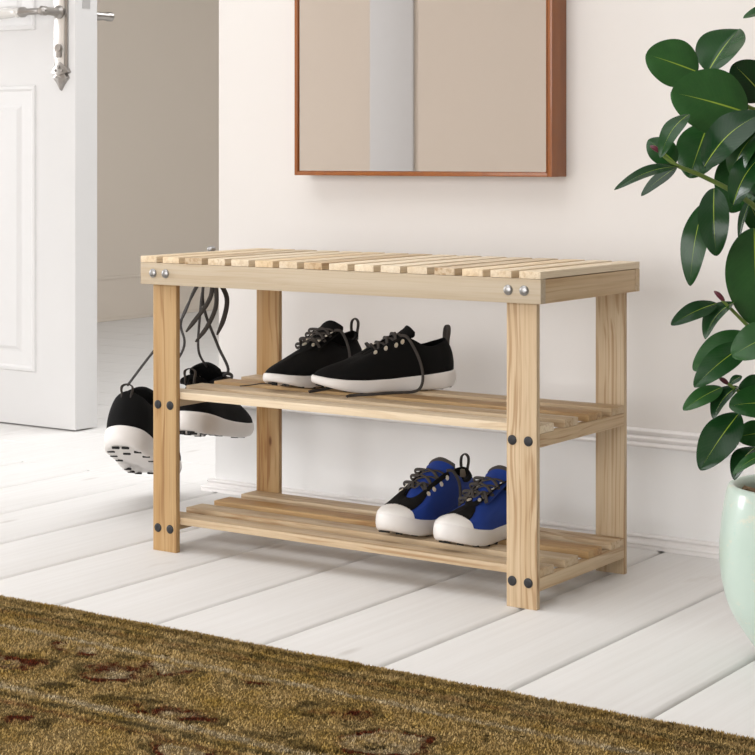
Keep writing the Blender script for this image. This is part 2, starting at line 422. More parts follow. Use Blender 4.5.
RZ0, RZ1 = .4664, .5039     # rail bottom, top
zc = (RZ0+RZ1)/2
board('front_rail', (BW/2, T/2, zc), (BW, RZ1-RZ0, T), 'x_edge', PINE_PALE)
board('back_rail', (BW/2, BD-T/2, zc), (BW, RZ1-RZ0, T), 'x_edge', PINE)
for x in (T/2, BW-T/2): board('side_rail', (x, BD/2, zc-.0004), (BD-2*T-.0008, RZ1-RZ0-.0008, T-.0006), 'y_edge', PINE)
# legs: wide face to the front
lx = (T+LW/2, BW-T-LW/2)
legh = RZ1
for i, x in enumerate(lx):
    for y in (T+LT/2, BD-T-LT/2):
        board('leg', (x, y, legh/2), (legh, LW, LT), 'z_front', PINE_AMBER if (i == 0) else PINE)
# seat slats
sl = None
for k in range(16):
    x = .0185+k*(.80-.037)/15
    mm = (PINE_LIT, PINE_LIT, PINE, PINE_LIT, PINE_LIT)[k % 5]
    board('seat_slat', (x, BD/2, (BH+RZ1)/2+.0002), (BD, .0370, BH-RZ1-.0004), 'y_flat', mm)
# shelves: cleats and four slats each
YS = [(.0262, .0695), (.1045, .149), (.183, .2285), (.262, .3075)]
for zt in (.279, .0605):
    for x in (T+.0065, BW-T-.0065):
        board('shelf_cleat', (x, (.026+.308)/2, zt-.0125-.0105), (.282, .0205, .013), 'y_edge', PINE)
    for k, (a, b) in enumerate(YS):
        mm = (PINE_LIT if zt > .2 else PINE, PINE, PINE_AMBER, PINE)[k]
        board('shelf_slat', (BW/2, (a+b)/2, zt-.00625), (BW-2*T, b-a, .0123), 'x_flat', mm)
# hardware
def bolt_mesh():
    bm = bmesh.new()
    lathe_bm(bm, [(.0078, 0), (.0080, -.0012), (.0072, -.0026), (.0045, -.0038), (.0015, -.0042)], 24, 'Y')
    return bm
b0 = from_bm('bolt', bolt_mesh(), STEEL, bench, auto=.9); first = True
for x in (.0293, .0577, .7438, .7718):
    if first: b0.location = Vector((x, 0, .4861))-bench.location; first = False
    else: again(b0, (x, 0, .4861))
bm = bmesh.new(); lathe_bm(bm, [(.0076, 0), (.0077, -.0008), (.0070, -.0016), (.003, -.0019)], 24, 'Y')
s0 = from_bm('screw', bm, CAPSCREW, bench, auto=.9); first = True
for z in (.2556, .0400):
    for x in (.0268, .0545, .7418, .7700):
        if first: s0.location = Vector((x, T, z))-bench.location; first = False
        else: again(s0, (x, T, z))
# hook on the left end: plate, arm and ball tip
bm = bmesh.new()
box_bm(bm, -.002, 0.0, .205, .235, .470, .500, .0008, 1)
arm = catmull([(0, .22, .484), (-.012, .22, .480), (-.024, .22, .482), (-.029, .221, .494), (-.027, .222, .508), (-.0245, .223, .516)], 22)
tube_bm(bm, arm, .0030, 10)
bmesh.ops.create_uvsphere(bm, u_segments=20, v_segments=12, radius=.0085, matrix=Matrix.Translation((-.0240, .2235, .5175)) @ Matrix.Diagonal((1, 1, .7, 1)))
bch(from_bm('coat_hook', bm, STEEL, bench, auto=.8))

# ------------------------------------------------------------------ shoes
OUT = [(.280, .003), (.269, .024), (.243, .040), (.205, .046), (.155, .042), (.105, .036), (.055, .035), (.017, .026),
       (.0, 0), (.017, -.026), (.055, -.034), (.105, -.033), (.155, -.035), (.205, -.041), (.243, -.035), (.268, -.020)]
_T = [(.184, 0, .0660), (.1825, .007, .0665), (.175, .0125, .0700), (.155, .0185, .0800), (.132, .0220, .0910), (.106, .0270, .0975), (.064, .0290, .0790), (.032, .0200, .0850), (.020, 0, .0910)]
TOP = _T+[(x, -y, z) for x, y, z in _T[7:0:-1]]
SCL = .27/.28
NS = 80
TOPS = {'black': TOP, 'blue': [(x+(.016 if x > .15 else .010 if x > .12 else 0), y, z-(.003 if x > .15 else .002 if x > .12 else 0)) for x, y, z in TOP]}
ROWSS = {'black': [(.160, .0785), (.143, .0875), (.127, .0955), (.112, .1020)], 'blue': [(.178, .0750), (.159, .0840), (.140, .0930), (.121, .1005)]}
TCL = {'black': [(.194, 0, .0610), (.178, 0, .0695), (.158, 0, .0800), (.139, 0, .0895), (.121, 0, .0980), (.107, 0, .1055), (.0985, 0, .1120), (.0945, 0, .1165)],
       'blue': [(.212, 0, .0570), (.194, 0, .0665), (.172, 0, .0775), (.149, 0, .0885), (.126, 0, .0985), (.108, 0, .1075), (.0995, 0, .1140), (.0955, 0, .1185)]}
def closed(pts, t):
    N = len(pts); t = (t % 1.0)*N; i = int(math.floor(t)); u = t-i
    P = [Vector(p) for p in (pts[(i-1) % N], pts[i % N], pts[(i+1) % N], pts[(i+2) % N])]
    a, b, c, d = P
    return .5*((2*b)+(c-a)*u+(2*a-5*b+4*c-d)*u*u+(3*b-a-3*c+d)*u**3)
def zbot(x): return .0010+(.018*max(0, (x-.165)/.115)**2 if x > .165 else 0)+(.004*max(0, (.03-x)/.03)**2)
TOE = {'black': [.0345, .031, .0275, .0255, .0255, .0275, .0310, .0345], 'blue': [.036, .0325, .029, .027, .0285, .035, .0435, .049]}
STY = ['black']
def ztop(x):
    xs = [0, .05, .10, .14, .19, .23, .26, .28]; zs = TOE[STY[0]]
    return float(np.interp(x, xs, zs))
class Shoe:
    def __init__(s, flip=1, low=0):
        s.out = [(x, y*flip) for x, y in OUT]; s.flip = flip
    def o2(s, t): p = closed([(x, y, 0) for x, y in s.out], t); return p
    def upper(s, t, v, off=0):
        def P(t, v):
            o = s.o2(t); c = Vector((.13, 0, 0)); 
            p = Vector((o.x, o.y, 0))+(c-o)*.028; p.z = ztop(o.x)-.003
            q = closed(TOPS[STY[0]], t)
            dz = q.z-p.z; dxy = Vector((q.x-p.x, q.y-p.y, 0))
            outw = Vector((o.x-(.13 if abs(o.x-.13) > .1 else o.x), o.y, 0)); 
            if outw.length > 0: outw.normalize()
            kk = min(1, max(0, (o.x-.19)/.07))
            c1 = p+outw*.003+Vector((0, 0, (.55-(.17 if STY[0] == 'black' else .02)*kk)*dz))-dxy*0.02
            c2 = q-dxy*.42-Vector((0, 0, (.10+(.20 if STY[0] == 'black' else .12)*kk)*dz))
            u = 1-v
            return p*u**3+3*c1*u*u*v+3*c2*u*v*v+q*v**3
        p = P(t, v)
        if off:
            e = .004
            n = (P(t+e, v)-P(t-e, v)).cross(P(t, min(1, v+.02))-P(t, max(0, v-.02)))
            if n.length > 0: n.normalize()
            if n.z < -.2 and v > .3: n = -n
            out = Vector((p.x-.13, p.y*3, .03))
            if n.dot(out) < 0: n = -n
            p = p+n*off
        return p
def grid_bm(bm, f, nu, nv, cu=False):
    V = [[bm.verts.new(f(i/(nu if cu else nu-1), j/(nv-1))) for j in range(nv)] for i in range(nu)]
    for i in range(nu if cu else nu-1):
        k = (i+1) % nu
        for j in range(nv-1): bm.faces.new((V[i][j], V[k][j], V[k][j+1], V[i][j+1]))
    return V
def patch(name, sh, t0, t1, vlo, vhi, m, parent, off=.0012, nu=50, nv=14):
    bm = bmesh.new()
    def f(a, b, o):
        t = t0+(t1-t0)*a; lo, hi = vlo(t), vhi(t); return sh.upper(t, lo+(hi-lo)*b, o)
    A = grid_bm(bm, lambda a, b: f(a, b, off), nu, nv); B = grid_bm(bm, lambda a, b: f(a, b, -.0006), nu, nv)
    def st(x, y):
        for i in range(len(x)-1): bm.faces.new((x[i], x[i+1], y[i+1], y[i]))
    st(A[0], B[0]); st(A[-1], B[-1]); st([r[0] for r in A], [r[0] for r in B]); st([r[-1] for r in A], [r[-1] for r in B])
    return from_bm(name, bm, m, parent, smooth=True)
LUGS = [(.268, 0), (.256, .55), (.256, -.55), (.228, .72), (.228, -.72), (.198, .74), (.198, -.74), (.168, .72), (.168, -.72), (.10, .72), (.10, -.72), (.068, .72), (.068, -.72), (.036, .68), (.036, -.68), (.014, .35), (.014, -.35), (.05, 0)]
def halfw(sh, x):
    xs = [p[0] for p in OUT[8::-1]]; ys = [p[1] for p in OUT[8::-1]]
    return float(np.interp(x, xs, ys))
ROWS = [None]   # eyelet rows: x, z over the tongue
def make_shoe(name, style, flip, far):
    """far = side (+1/-1 in y) whose lace loops stick out"""
    STY[0] = style; ROWS = ROWSS[style]
    sh = Shoe(flip); root = empty(name)
    # sole: rings from the underside up, then a lid
    bm = bmesh.new(); rings = []
    spec = [(.78, 0, 0), (.88, .01, .05), (.95, .07, .0), (1.0, .22, .0), (1.025, .45, 0), (1.025, .65, 0), (1.008, .86, 0), (.99, .97, 0), (.965, 1.0, 0), (.90, .98, 0)]
    for sc, h, _ in spec:
        ring = []
        for i in range(NS):
            p = sh.o2(i/NS); c = Vector((.14, 0, 0)) if p.x > .24 or p.x < .04 else Vector((p.x, 0, 0))
            c = Vector((min(max(p.x, .06), .22), 0, 0))
            q = c+(p-c)*sc; zb, zt = zbot(p.x), ztop(p.x)
            pass
            q.z = zb+(zt-zb)*h; ring.append(bm.verts.new(q))
        rings.append(ring)
    for a, b in zip(rings, rings[1:]):
        for i in range(NS): bm.faces.new((a[i], a[(i+1) % NS], b[(i+1) % NS], b[i]))
    bm.faces.new(rings[0][::-1]); bm.faces.new(rings[-1])
    sole = from_bm('sole', bm, RUBBER, root, auto=1.0)
    lug = None
    for x, k in LUGS:
        w = halfw(sh, x)
        y = k*w
        if lug is None:
            bm = bmesh.new(); box_bm(bm, -.0024, .0024, -.0055, .0055, -.0010, .002, .0004, 1); lug = from_bm('tread_lug', bm, LUGM, sole, auto=.6); L = lug
        else:
            L = lug.copy(); COL.objects.link(L); L.parent = sole
        L.location = (x, y, zbot(x)); L.rotation_euler = (0, -.25*max(0, (x-.18)/.1), 0)
    # upper
    bm = bmesh.new(); grid_bm(bm, lambda a, b: sh.upper(a, b), NS*2, 20, True)
    up = from_bm('upper', bm, FABRIC_BLK if style == 'black' else FABRIC_BLUE, root, smooth=True)
    # lining: over the collar edge and down to the insole
    bm = bmesh.new()
    def lin(a, b):
        q = closed(TOPS[style], a); o = sh.o2(a)
        ins = Vector((o.x*.90+.012, o.y*.78, .042))
        thr = q.x > .11
        inn = Vector((q.x+(.1-q.x)*.03, q.y*(.80 if not thr else .86), q.z-.001))
        if b == 0: return q+Vector((0, 0, -.0005))
        if b < .2: return q.lerp(inn, .5)+Vector((0, 0, .0012))
        if b < .4: return inn
        return inn.lerp(Vector((min(ins.x, .2), ins.y*.9, ins.z)), (b-.35)/.65)
    V = grid_bm(bm, lin, NS, 9, True)
    bm.faces.new([r[-1] for r in V])
    from_bm('lining', bm, LINING, root, smooth=True)
    # tongue
    cl = catmull(TCL[style], 30)
    wd = lambda u: float(np.interp(u, [0, .2, .6, .85, .95, 1], [.013, .018, .0225, .0265, .0255, .0195]))
    def tongue_bm(u0, u1, inf):
        bm = bmesh.new()
        def f(a, b, lo):
            u = u0+(u1-u0)*a; k = min(int(u*29), 28); p = cl[k].lerp(cl[k+1], u*29-k); y = (b*2-1)*(wd(u)+inf)
            return Vector((p.x-(.006*abs(b*2-1)**2 if u > .8 else 0), y, p.z-.0095*abs(b*2-1)**2.2+inf-(.005+2*inf if lo else 0)))
        A = grid_bm(bm, lambda a, b: f(a, b, 0), 30, 15); B = grid_bm(bm, lambda a, b: f(a, b, 1), 30, 15)
        def st(x, y):
            for i in range(len(x)-1): bm.faces.new((x[i], x[i+1], y[i+1], y[i]))
        st(A[0], B[0]); st(A[-1], B[-1]); st([r[0] for r in A], [r[0] for r in B]); st([r[-1] for r in A], [r[-1] for r in B])
        return bm
    tg = from_bm('tongue', tongue_bm(0, 1, 0), FABRIC_BLK if style == 'black' else FABRIC_BLUE, root, smooth=True)
    if style == 'blue':
        t_ = from_bm('tongue_edge', tongue_bm(.84, 1.0, .0007), TONGUE_TOP, tg, smooth=True)
    # laces: crossed ribbons over the tongue, ending at the eyelet on each side
    bm = bmesh.new()
    def ey(k, side, out=0):
        x, z = ROWS[k]; q = Vector((x, side*(.0215+.0025*(k/3.)+out), z-.0062-.35*out)); return q
    def top(k, u=0): x, z = ROWS[k]; return Vector((x, 0, z+.0035))
    LWd = .0029
    def rib(pts, n=18, up=Vector((.35, 0, 1))): tube_bm(bm, catmull(pts, n), LWd, 8, up=up, flat=.34)
    rib([ey(0, 1), Vector((.171, .012, .0868)), top(0)+Vector((.006, 0, -.001)), Vector((.171, -.012, .0868)), ey(0, -1)])
    for k in range(3):
        for sd in (1, -1):
            a, b = ey(k, sd), ey(k+1, -sd); mid = (top(k)+top(k+1))/2+Vector((0, 0, .0012 if sd == 1 else -.0006))
            rib([a, a.lerp(mid, .5)+Vector((0, 0, .0035)), mid, b.lerp(mid, .5)+Vector((0, 0, .0035)), b])
    # loops standing out from the far side
    for k in range(4):
        a = ey(k, far)
        w = .011+.003*(k % 2)
        rib([a+Vector((0, -far*.006, .004)), a+Vector((.002, far*w*.6, .004)), a+Vector((.001, far*w, .0005)), a+Vector((-.002, far*w*.8, -.004)), a+Vector((-.001, far*.002, -.001))], 16, up=Vector((1, .2*far, .3)))
    # ends pass down from the top row
    lc = from_bm('lace', bm, LACE, root, smooth=True)
    # eyelets: small metal drops on both sides
    e0 = None
    for sd in (1, -1):
        for k in range(4):
            x, z = ROWS[k]
            # nearest place on the upper
            best = min(((sh.upper((i/200.)*sd*.5, v)-Vector((x+.003, sd*(.027+.002*k/3.), z-.0125))).length, (i/200.)*sd*.5, v) for i in range(10, 190, 3) for v in (.72, .78, .84, .9))
            p = sh.upper(best[1], best[2], .0008)
            n = (p-sh.upper(best[1], best[2], 0)).normalized()
            dn = Vector((.45, sd*.5, -.8)); dn = (dn-n*dn.dot(n)).normalized(); side = n.cross(dn)
            if e0 is None:
                bmm = bmesh.new()
                pr = [(0, .0052), (.0022, .004), (.0034, .001), (.0032, -.0022), (.0020, -.0042), (0, -.0050), (-.0020, -.0042), (-.0032, -.0022), (-.0034, .001), (-.0022, .004)]
                lo = [bmm.verts.new((a, b, -.001)) for a, b in pr]; hi = [bmm.verts.new((a*.9, b*.9, .0012)) for a, b in pr]; inn = [bmm.verts.new((a*.4, b*.35+.0008, .0012)) for a, b in pr]; ind = [bmm.verts.new((a*.35, b*.3+.0008, .0002)) for a, b in pr]
                for A, B in ((lo, hi), (hi, inn), (inn, ind)):
                    for i in range(len(pr)):
                        j = (i+1) % len(pr); bmm.faces.new((A[i], A[j], B[j], B[i]))
                bmm.faces.new(ind)
                e0 = from_bm('eyelet', bmm, EYEM, root, auto=.8); E_ = e0
            else:
                E_ = e0.copy(); COL.objects.link(E_); E_.parent = root
            M = Matrix((( side.x, -dn.x, n.x, p.x), (side.y, -dn.y, n.y, p.y), (side.z, -dn.z, n.z, p.z), (0, 0, 0, 1)))
            E_.matrix_local = M
    # heel loop: a strap arched across the top of the heel
    lp = [(0.0175, 0.0062, 0.074), (0.017, 0.0066, 0.088), (0.0158, 0.008, 0.1), (0.0148, 0.0066, 0.1095), (0.0144, 0, 0.114), (0.0148, -0.0066, 0.1095), (0.0158, -0.008, 0.1), (0.017, -0.0066, 0.088), (0.0175, -0.0062, 0.074)]
    bm = bmesh.new(); P = catmull(lp, 40)
    ups = []
    for k in range(len(P)):
        t = P[min(k+1, 39)]-P[max(k-1, 0)]; ups.append(Vector((1, 0, 0)).cross(t).normalized())
    tube_bm(bm, P, .0044, 10, up=ups, flat=.34)
    from_bm('heel_loop', bm, LACE, root, smooth=True)
    if style == 'blue':
        def tx(x):   # v at which the upper crosses back past x, on direction t
            def g(t):
                lo = 0.0
                for v in np.linspace(0, 1, 41):
                    if sh.upper(t, v).x < x: return max(lo, .02)
                    lo = v
                return .9
            return g
        r = .128
        cap = tx(.241)
        patch('toe_cap', sh, -r, r, lambda t: 0.0, lambda t: min(cap(t), .86), CAPM, root, .0016, 60, 14)
        vl = tx(.2395)
        patch('vamp', sh, -.30, .30, lambda t: max(vl(t)-.03, .30+.50*min(1, max(0, (abs(t)-.10)/.10))), lambda t: .995, FABRIC_BLK, root, .0009, 90, 12)
        patch('heel_collar', sh, .36, .64, lambda t: .74, lambda t: .995, FABRIC_BLK, root, .0009, 40, 6)
        bm = bmesh.new(); box_bm(bm, .0215, .0230, -.006, .006, .073, .088, .0005, 1); from_bm('heel_tab', bm, TABM, root)
    for c in root.children: pass
    return root
def place(root, heel, head, pitch=0, roll=0, scale=SCL):
    a = math.atan2(head[1], head[0])
    root.matrix_world = Matrix.Translation(heel) @ Matrix.Rotation(a, 4, 'Z') @ Matrix.Rotation(pitch, 4, 'Y') @ Matrix.Rotation(roll, 4, 'X') @ Matrix.Scale(scale, 4)
def copy_tree(o, parent=None):
    c = o.copy(); COL.objects.link(c)
    if parent is not None: c.parent = parent
    for ch in list(o.children): copy_tree(ch, c)
    return c
ZM, ZL = .2794, .0609
blk_r = make_shoe('sneaker', 'black', 1, -1)
blk_l = make_shoe('sneaker', 'black', -1, -1)
blu_l = make_shoe('sneaker', 'blue', 1, -1)
blu_r = make_shoe('sneaker', 'blue', -1, -1)
M1 = copy_tree(blk_r); place(M1, (.426, .355, ZM), (-.56, -.83))
tag(M1, 'black sneaker on the middle shelf, front one of its pair, seen from the side', 'sneaker', 'black sneakers')
M0 = copy_tree(blk_l); place(M0, (.205, .376, ZM), (.0, -1))
tag(M0, 'black sneaker on the middle shelf, left one of its pair, heel partly hidden', 'sneaker', 'black sneakers')
B0 = blu_l; place(B0, (.477, .322, ZL), (.0, -1))
tag(B0, 'blue sneaker with white toe cap on the bottom shelf, left one, fully visible', 'sneaker', 'blue sneakers')
B1 = blu_r; place(B1, (.603, .308, ZL), (.0, -1))
tag(B1, 'blue sneaker with white toe cap, partly behind the right front bench leg', 'sneaker', 'blue sneakers')
H0 = blk_r; place(H0, (-.172, .130, .147), (-.434, .901), math.radians(21), 0, SCL*1.3)
tag(H0, 'black sneaker hanging by its laces left of the bench, heel and studs showing', 'sneaker', 'black sneakers')
H1 = blk_l; place(H1, (-.057, .182, .177), (-.37, .93), math.radians(10.5), 0, SCL*1.25)
tag(H1, 'black sneaker hanging by its laces, seen through the bench under the middle shelf', 'sneaker', 'black sneakers')
for h in (H0, H1):
    for c in h.children:
        if c.name.startswith('heel_loop'): c.scale = (1, 1.1, .58); c.location = (0, 0, .034)
bpy.context.view_layer.update()
def strand(name, root, pts, r, m, n=40, flat=.4, up=Vector((0, 0, 1)), taper=None):
    P = catmull(pts, n); inv = root.matrix_world.inverted()
    bm = bmesh.new(); tube_bm(bm, P, r, 8, up=up, flat=flat, taper=taper)
    bm.transform(inv)
    return from_bm(name, bm, m, root, smooth=True)
def W(root, p): return root.matrix_world @ Vector(p)

# ------------------------------------------------------------------ the rug
RUGY = -.404
def rug_mat():
    m, nt, b = mat('old_gold_rug_pile'); o = objco(nt)
    sp = nt.nodes.new('ShaderNodeSeparateXYZ'); lk(nt, o, sp.inputs[0])
    wob = mth(nt, 'MULTIPLY', mth(nt, 'SUBTRACT', noise(nt, o, 45, 3), .5), .018)
    yy = mth(nt, 'ADD', sp.outputs[1], wob)          # 0 at the edge, negative inwards
    base = mixc(nt, noise(nt, o, 30, 5, .7), (.50, .32, .095), (.90, .69, .36))
    fine = noise(nt, o, 420, 2)
    base = mixc(nt, ramp(nt, noise(nt, o, 11, 4, .7), [(.42, (0, 0, 0)), (.68, (1, 1, 1))]).outputs[0], base, (.56, .37, .10))
    def stripe(y0, w, col, amt):
        d = mth(nt, 'ABSOLUTE', mth(nt, 'SUBTRACT', yy, -y0))
        f = ramp(nt, mth(nt, 'DIVIDE', d, w), [(.35, (1, 1, 1)), (1, (0, 0, 0))]).outputs[0]
        nonlocal_base[0] = mixc(nt, mth(nt, 'MULTIPLY', f, mth(nt, 'MULTIPLY', ramp(nt, noise(nt, o, 60, 3, .7), [(.3, (.15, .15, .15)), (.6, (1, 1, 1))]).outputs[0], amt)), nonlocal_base[0], col)
    nonlocal_base = [base]
    stripe(.012, .016, (.12, .072, .020), .7)
    stripe(.045, .011, (.05, .045, .018), .75)
    stripe(.062, .010, (.20, .07, .022), .6)
    stripe(.078, .010, (.06, .045, .018), .7)
    stripe(.122, .010, (.74, .65, .48), .75)
    stripe(.337, .012, (.74, .65, .48), .75)
    stripe(.362, .010, (.055, .05, .022), .8)
    stripe(.385, .009, (.20, .055, .022), .7)
    base = nonlocal_base[0]
    # leaf and scroll motifs: rings round scattered centres, outlined in dark red, filled paler
    vo = nt.nodes.new('ShaderNodeTexVoronoi'); vo.inputs['Scale'].default_value = 1; vo.inputs['Randomness'].default_value = .8
    wv = nt.nodes.new('ShaderNodeVectorMath'); wv.operation = 'ADD'
    nn = nt.nodes.new('ShaderNodeTexNoise'); nn.inputs['Scale'].default_value = 16; lk(nt, o, nn.inputs['Vector'])
    scl = nt.nodes.new('ShaderNodeVectorMath'); scl.operation = 'SCALE'; scl.inputs[3].default_value = .09; lk(nt, nn.outputs['Color'], scl.inputs[0])
    lk(nt, o, wv.inputs[0]); lk(nt, scl.outputs[0], wv.inputs[1])
    lk(nt, mapping(nt, wv.outputs[0], (6.5, 9.5, 1), rot=(0, 0, .35)), vo.inputs['Vector'])
    d = vo.outputs['Distance']
    inside = mth(nt, 'MULTIPLY', mth(nt, 'GREATER_THAN', mth(nt, 'MULTIPLY', yy, -1), .14), mth(nt, 'GREATER_THAN', mth(nt, 'ABSOLUTE', mth(nt, 'ADD', yy, .36)), .035))
    brk = ramp(nt, noise(nt, o, 28, 3, .7), [(.36, (0, 0, 0)), (.55, (1, 1, 1))]).outputs[0]
    def ringc(r, w, col, amt, base):
        f = ramp(nt, mth(nt, 'DIVIDE', mth(nt, 'ABSOLUTE', mth(nt, 'SUBTRACT', d, r)), w), [(.55, (1, 1, 1)), (1, (0, 0, 0))]).outputs[0]
        return mixc(nt, mth(nt, 'MULTIPLY', mth(nt, 'MULTIPLY', f, inside), mth(nt, 'MULTIPLY', brk, amt)), base, col)
    base = ringc(.24, .13, (.70, .60, .44), .6, base)
    base = ringc(.36, .065, (.16, .035, .014), 1.0, base)
    base = ringc(.10, .07, (.05, .04, .015), .9, base)
    base = ringc(.47, .065, (.07, .05, .015), .75, base)
    spk = ramp(nt, noise(nt, o, 75, 3, .6), [(.60, (0, 0, 0)), (.68, (1, 1, 1))]).outputs[0]
    base = mixc(nt, mth(nt, 'MULTIPLY', spk, .75), base, (.09, .06, .02))
    at_ = nt.nodes.new('ShaderNodeAttribute'); at_.attribute_name = 'tuft'
    tint = ramp(nt, at_.outputs['Fac'], [(0, (.24, .23, .21)), (.42, (.78, .77, .75)), (1, (1.0, 1.0, 1.0))]).outputs[0]
    base = mixc(nt, 1.0, base, ramp(nt, fine, [(.3, (.72, .70, .66)), (.7, (1, 1, 1))]).outputs[0], 'MULTIPLY')
    base = mixc(nt, 1.0, base, tint, 'MULTIPLY')
    lk(nt, base, b.inputs['Base Color']); b.inputs['Roughness'].default_value = .95; b.inputs['Specular IOR Level'].default_value = .04
    return m
RUGM = rug_mat()
rug = empty('rug', (.6, RUGY, 0)); tag(rug, 'worn golden brown patterned rug with a fuzzy pile in the foreground', 'rug')
bm = bmesh.new(); box_bm(bm, -2.2, 1.4, -1.6, 0, .0005, .0075, .003, 2)
from_bm('rug_backing', bm, RUGM, rug, auto=.6)
def pile():
    n = 280000
    x = rng.uniform(-.85, .95, n); y = -rng.uniform(0, 1, n)**1.15*.72
    extra = 9000
    x[:extra] = rng.uniform(-.85, .95, extra); y[:extra] = rng.normal(.0005, .0015, extra)
    h = rng.uniform(.0028, .0062, n)+.0008*np.sin(x*37+y*21)*np.sin(y*53-x*13); w = rng.uniform(.0012, .0024, n); a = rng.uniform(0, 2*PI, n)
    ld = rng.uniform(0, 2*PI, n); lean = rng.uniform(0, .0050, n)
    z0 = .005
    bx, by = np.cos(a)*w, np.sin(a)*w
    V = np.empty((n, 3, 3), np.float32)
    V[:, 0] = np.stack([x-bx, y-by, np.full(n, z0)], 1); V[:, 1] = np.stack([x+bx, y+by, np.full(n, z0)], 1)
    V[:, 2] = np.stack([x+np.cos(ld)*lean, y+np.sin(ld)*lean+.001, z0+h], 1)
    me = bpy.data.meshes.new('pile'); me.vertices.add(3*n); me.vertices.foreach_set('co', V.ravel())
    me.loops.add(3*n); me.loops.foreach_set('vertex_index', np.arange(3*n, dtype=np.int32))
    me.polygons.add(n); me.polygons.foreach_set('loop_start', np.arange(0, 3*n, 3, dtype=np.int32))
    me.update(); me.validate()
    ta = me.attributes.new('tuft', 'FLOAT', 'POINT'); ta.data.foreach_set('value', np.repeat(rng.uniform(0, 1, n), 3).astype(np.float32))
    o = link('pile', me, RUGM, rug); o['kind'] = 'stuff'
pile()

# ------------------------------------------------------------------ the plant
PC = Vector((1.2256, -.0319, 0))
plant = empty('potted_rubber_plant', PC)
tag(plant, 'large leafy rubber plant in a mint green ceramic pot beside the bench', 'plant')
def glaze():
    m, nt, b = mat('mint_glaze'); o = objco(nt)
    n1 = noise(nt, o, 7, 5, .6)
    base = mixc(nt, n1, (.44, .57, .495), (.57, .655, .58))
    f = ramp(nt, noise(nt, mapping(nt, o, (1, 1, 2.2)), 26, 6, .72), [(.58, (0, 0, 0)), (.66, (1, 1, 1))]).outputs[0]
    base = mixc(nt, mth(nt, 'MULTIPLY', f, .55), base, (.68, .63, .50))
    g = ramp(nt, noise(nt, o, 90, 3, .6), [(.66, (0, 0, 0)), (.74, (1, 1, 1))]).outputs[0]
    base = mixc(nt, mth(nt, 'MULTIPLY', g, .35), base, (.36, .56, .48))
    lk(nt, base, b.inputs['Base Color']); b.inputs['Roughness'].default_value = .28; b.inputs['Specular IOR Level'].default_value = .5
    b.inputs['Coat Weight'].default_value = .25
    bump(nt, b, noise(nt, o, 40, 4), .15, .002)
    return m
prof = [(.042, .0), (.050, .003), (.064, .020), (.079, .040), (.091, .058), (.0985, .073), (.104, .088), (.1095, .113), (.1122, .138), (.1122, .162), (.1095, .193), (.1055, .218), (.1020, .234), (.0995, .2405), (.0955, .2425), (.0915, .2405), (.0885, .233), (.088, .215), (.084, .205)]
bm = bmesh.new(); lathe_bm(bm, prof, 72)
from_bm('pot', bm, glaze(), plant, auto=1.2)
bm = bmesh.new()
def soil(a, b):
    r = .0875*b; p = Vector((r*math.cos(2*PI*a), r*math.sin(2*PI*a), .219+.006*math.sin(a*40)*b*math.cos(b*23)+random.uniform(-.002, .002)*b)); return p
V = grid_bm(bm, soil, 60, 14, True)
from_bm('soil', bm, plain('bark_soil', (.10, .065, .035), .95, bumpy=.9, bscale=90, vary=.6), plant, smooth=True)
bmesh_rocks = bmesh.new()
for k in range(46):
    a = random.uniform(0, 2*PI); r = .08*math.sqrt(random.random()); s = random.uniform(.006, .012)
    bmesh.ops.create_icosphere(bmesh_rocks, subdivisions=1, radius=s, matrix=Matrix.Translation((r*math.cos(a), r*math.sin(a), .224)) @ Matrix.Rotation(random.uniform(0, 3), 4, Vector((random.random(), random.random(), random.random())).normalized()) @ Matrix.Diagonal((1.4, .8, .5, 1)))
o = from_bm('bark_mulch', bmesh_rocks, plain('bark_chips', (.20, .13, .07), .9, bumpy=.6, bscale=150, vary=.5), plant, auto=.4); o['kind'] = 'stuff'
def leaf_mat():
    m, nt, b = mat('rubber_leaf')
    uv = nt.nodes.new('ShaderNodeTexCoord').outputs['UV']; sp = nt.nodes.new('ShaderNodeSeparateXYZ'); lk(nt, uv, sp.inputs[0])
    info = nt.nodes.new('ShaderNodeObjectInfo')
    d = mth(nt, 'ABSOLUTE', mth(nt, 'SUBTRACT', sp.outputs[0], .5))
    geo = nt.nodes.new('ShaderNodeNewGeometry')
    col = ramp(nt, info.outputs['Random'], [(0, (.006, .034, .007)), (.5, (.013, .062, .011)), (1, (.034, .115, .026))]).outputs[0]
    o = objco(nt)
    col = mixc(nt, mth(nt, 'MULTIPLY', noise(nt, o, 40, 4, .6), .6), col, (.006, .024, .010))
    # side veins, fine and faint, slanting from the midrib
    sv = mth(nt, 'SINE', mth(nt, 'MULTIPLY', mth(nt, 'SUBTRACT', sp.outputs[1], mth(nt, 'MULTIPLY', d, .55)), 95))
    col = mixc(nt, mth(nt, 'MULTIPLY', ramp(nt, sv, [(.86, (0, 0, 0)), (1, (1, 1, 1))]).outputs[0], .06), col, (.07, .16, .035))
    back = mixc(nt, .72, col, (.10, .19, .07))
    col = mixc(nt, geo.outputs['Backfacing'], col, back)
    wid = mth(nt, 'MAXIMUM', mth(nt, 'MULTIPLY', mth(nt, 'SUBTRACT', .92, sp.outputs[1]), .027), .0005)
    vein = ramp(nt, mth(nt, 'DIVIDE', d, wid), [(.5, (1, 1, 1)), (1, (0, 0, 0))]).outputs[0]
    col = mixc(nt, mth(nt, 'MULTIPLY', vein, .85), col, (.30, .42, .045))
    lk(nt, col, b.inputs['Base Color'])
    b.inputs['Roughness'].default_value = .22; b.inputs['Specular IOR Level'].default_value = .27
    bump(nt, b, mth(nt, 'ADD', sv, mth(nt, 'MULTIPLY', noise(nt, o, 60, 2), 6)), .03, .001)
    return m
LEAFM = leaf_mat()
STEMM = plain('green_stem', (.13, .20, .035), .5, vary=.3)
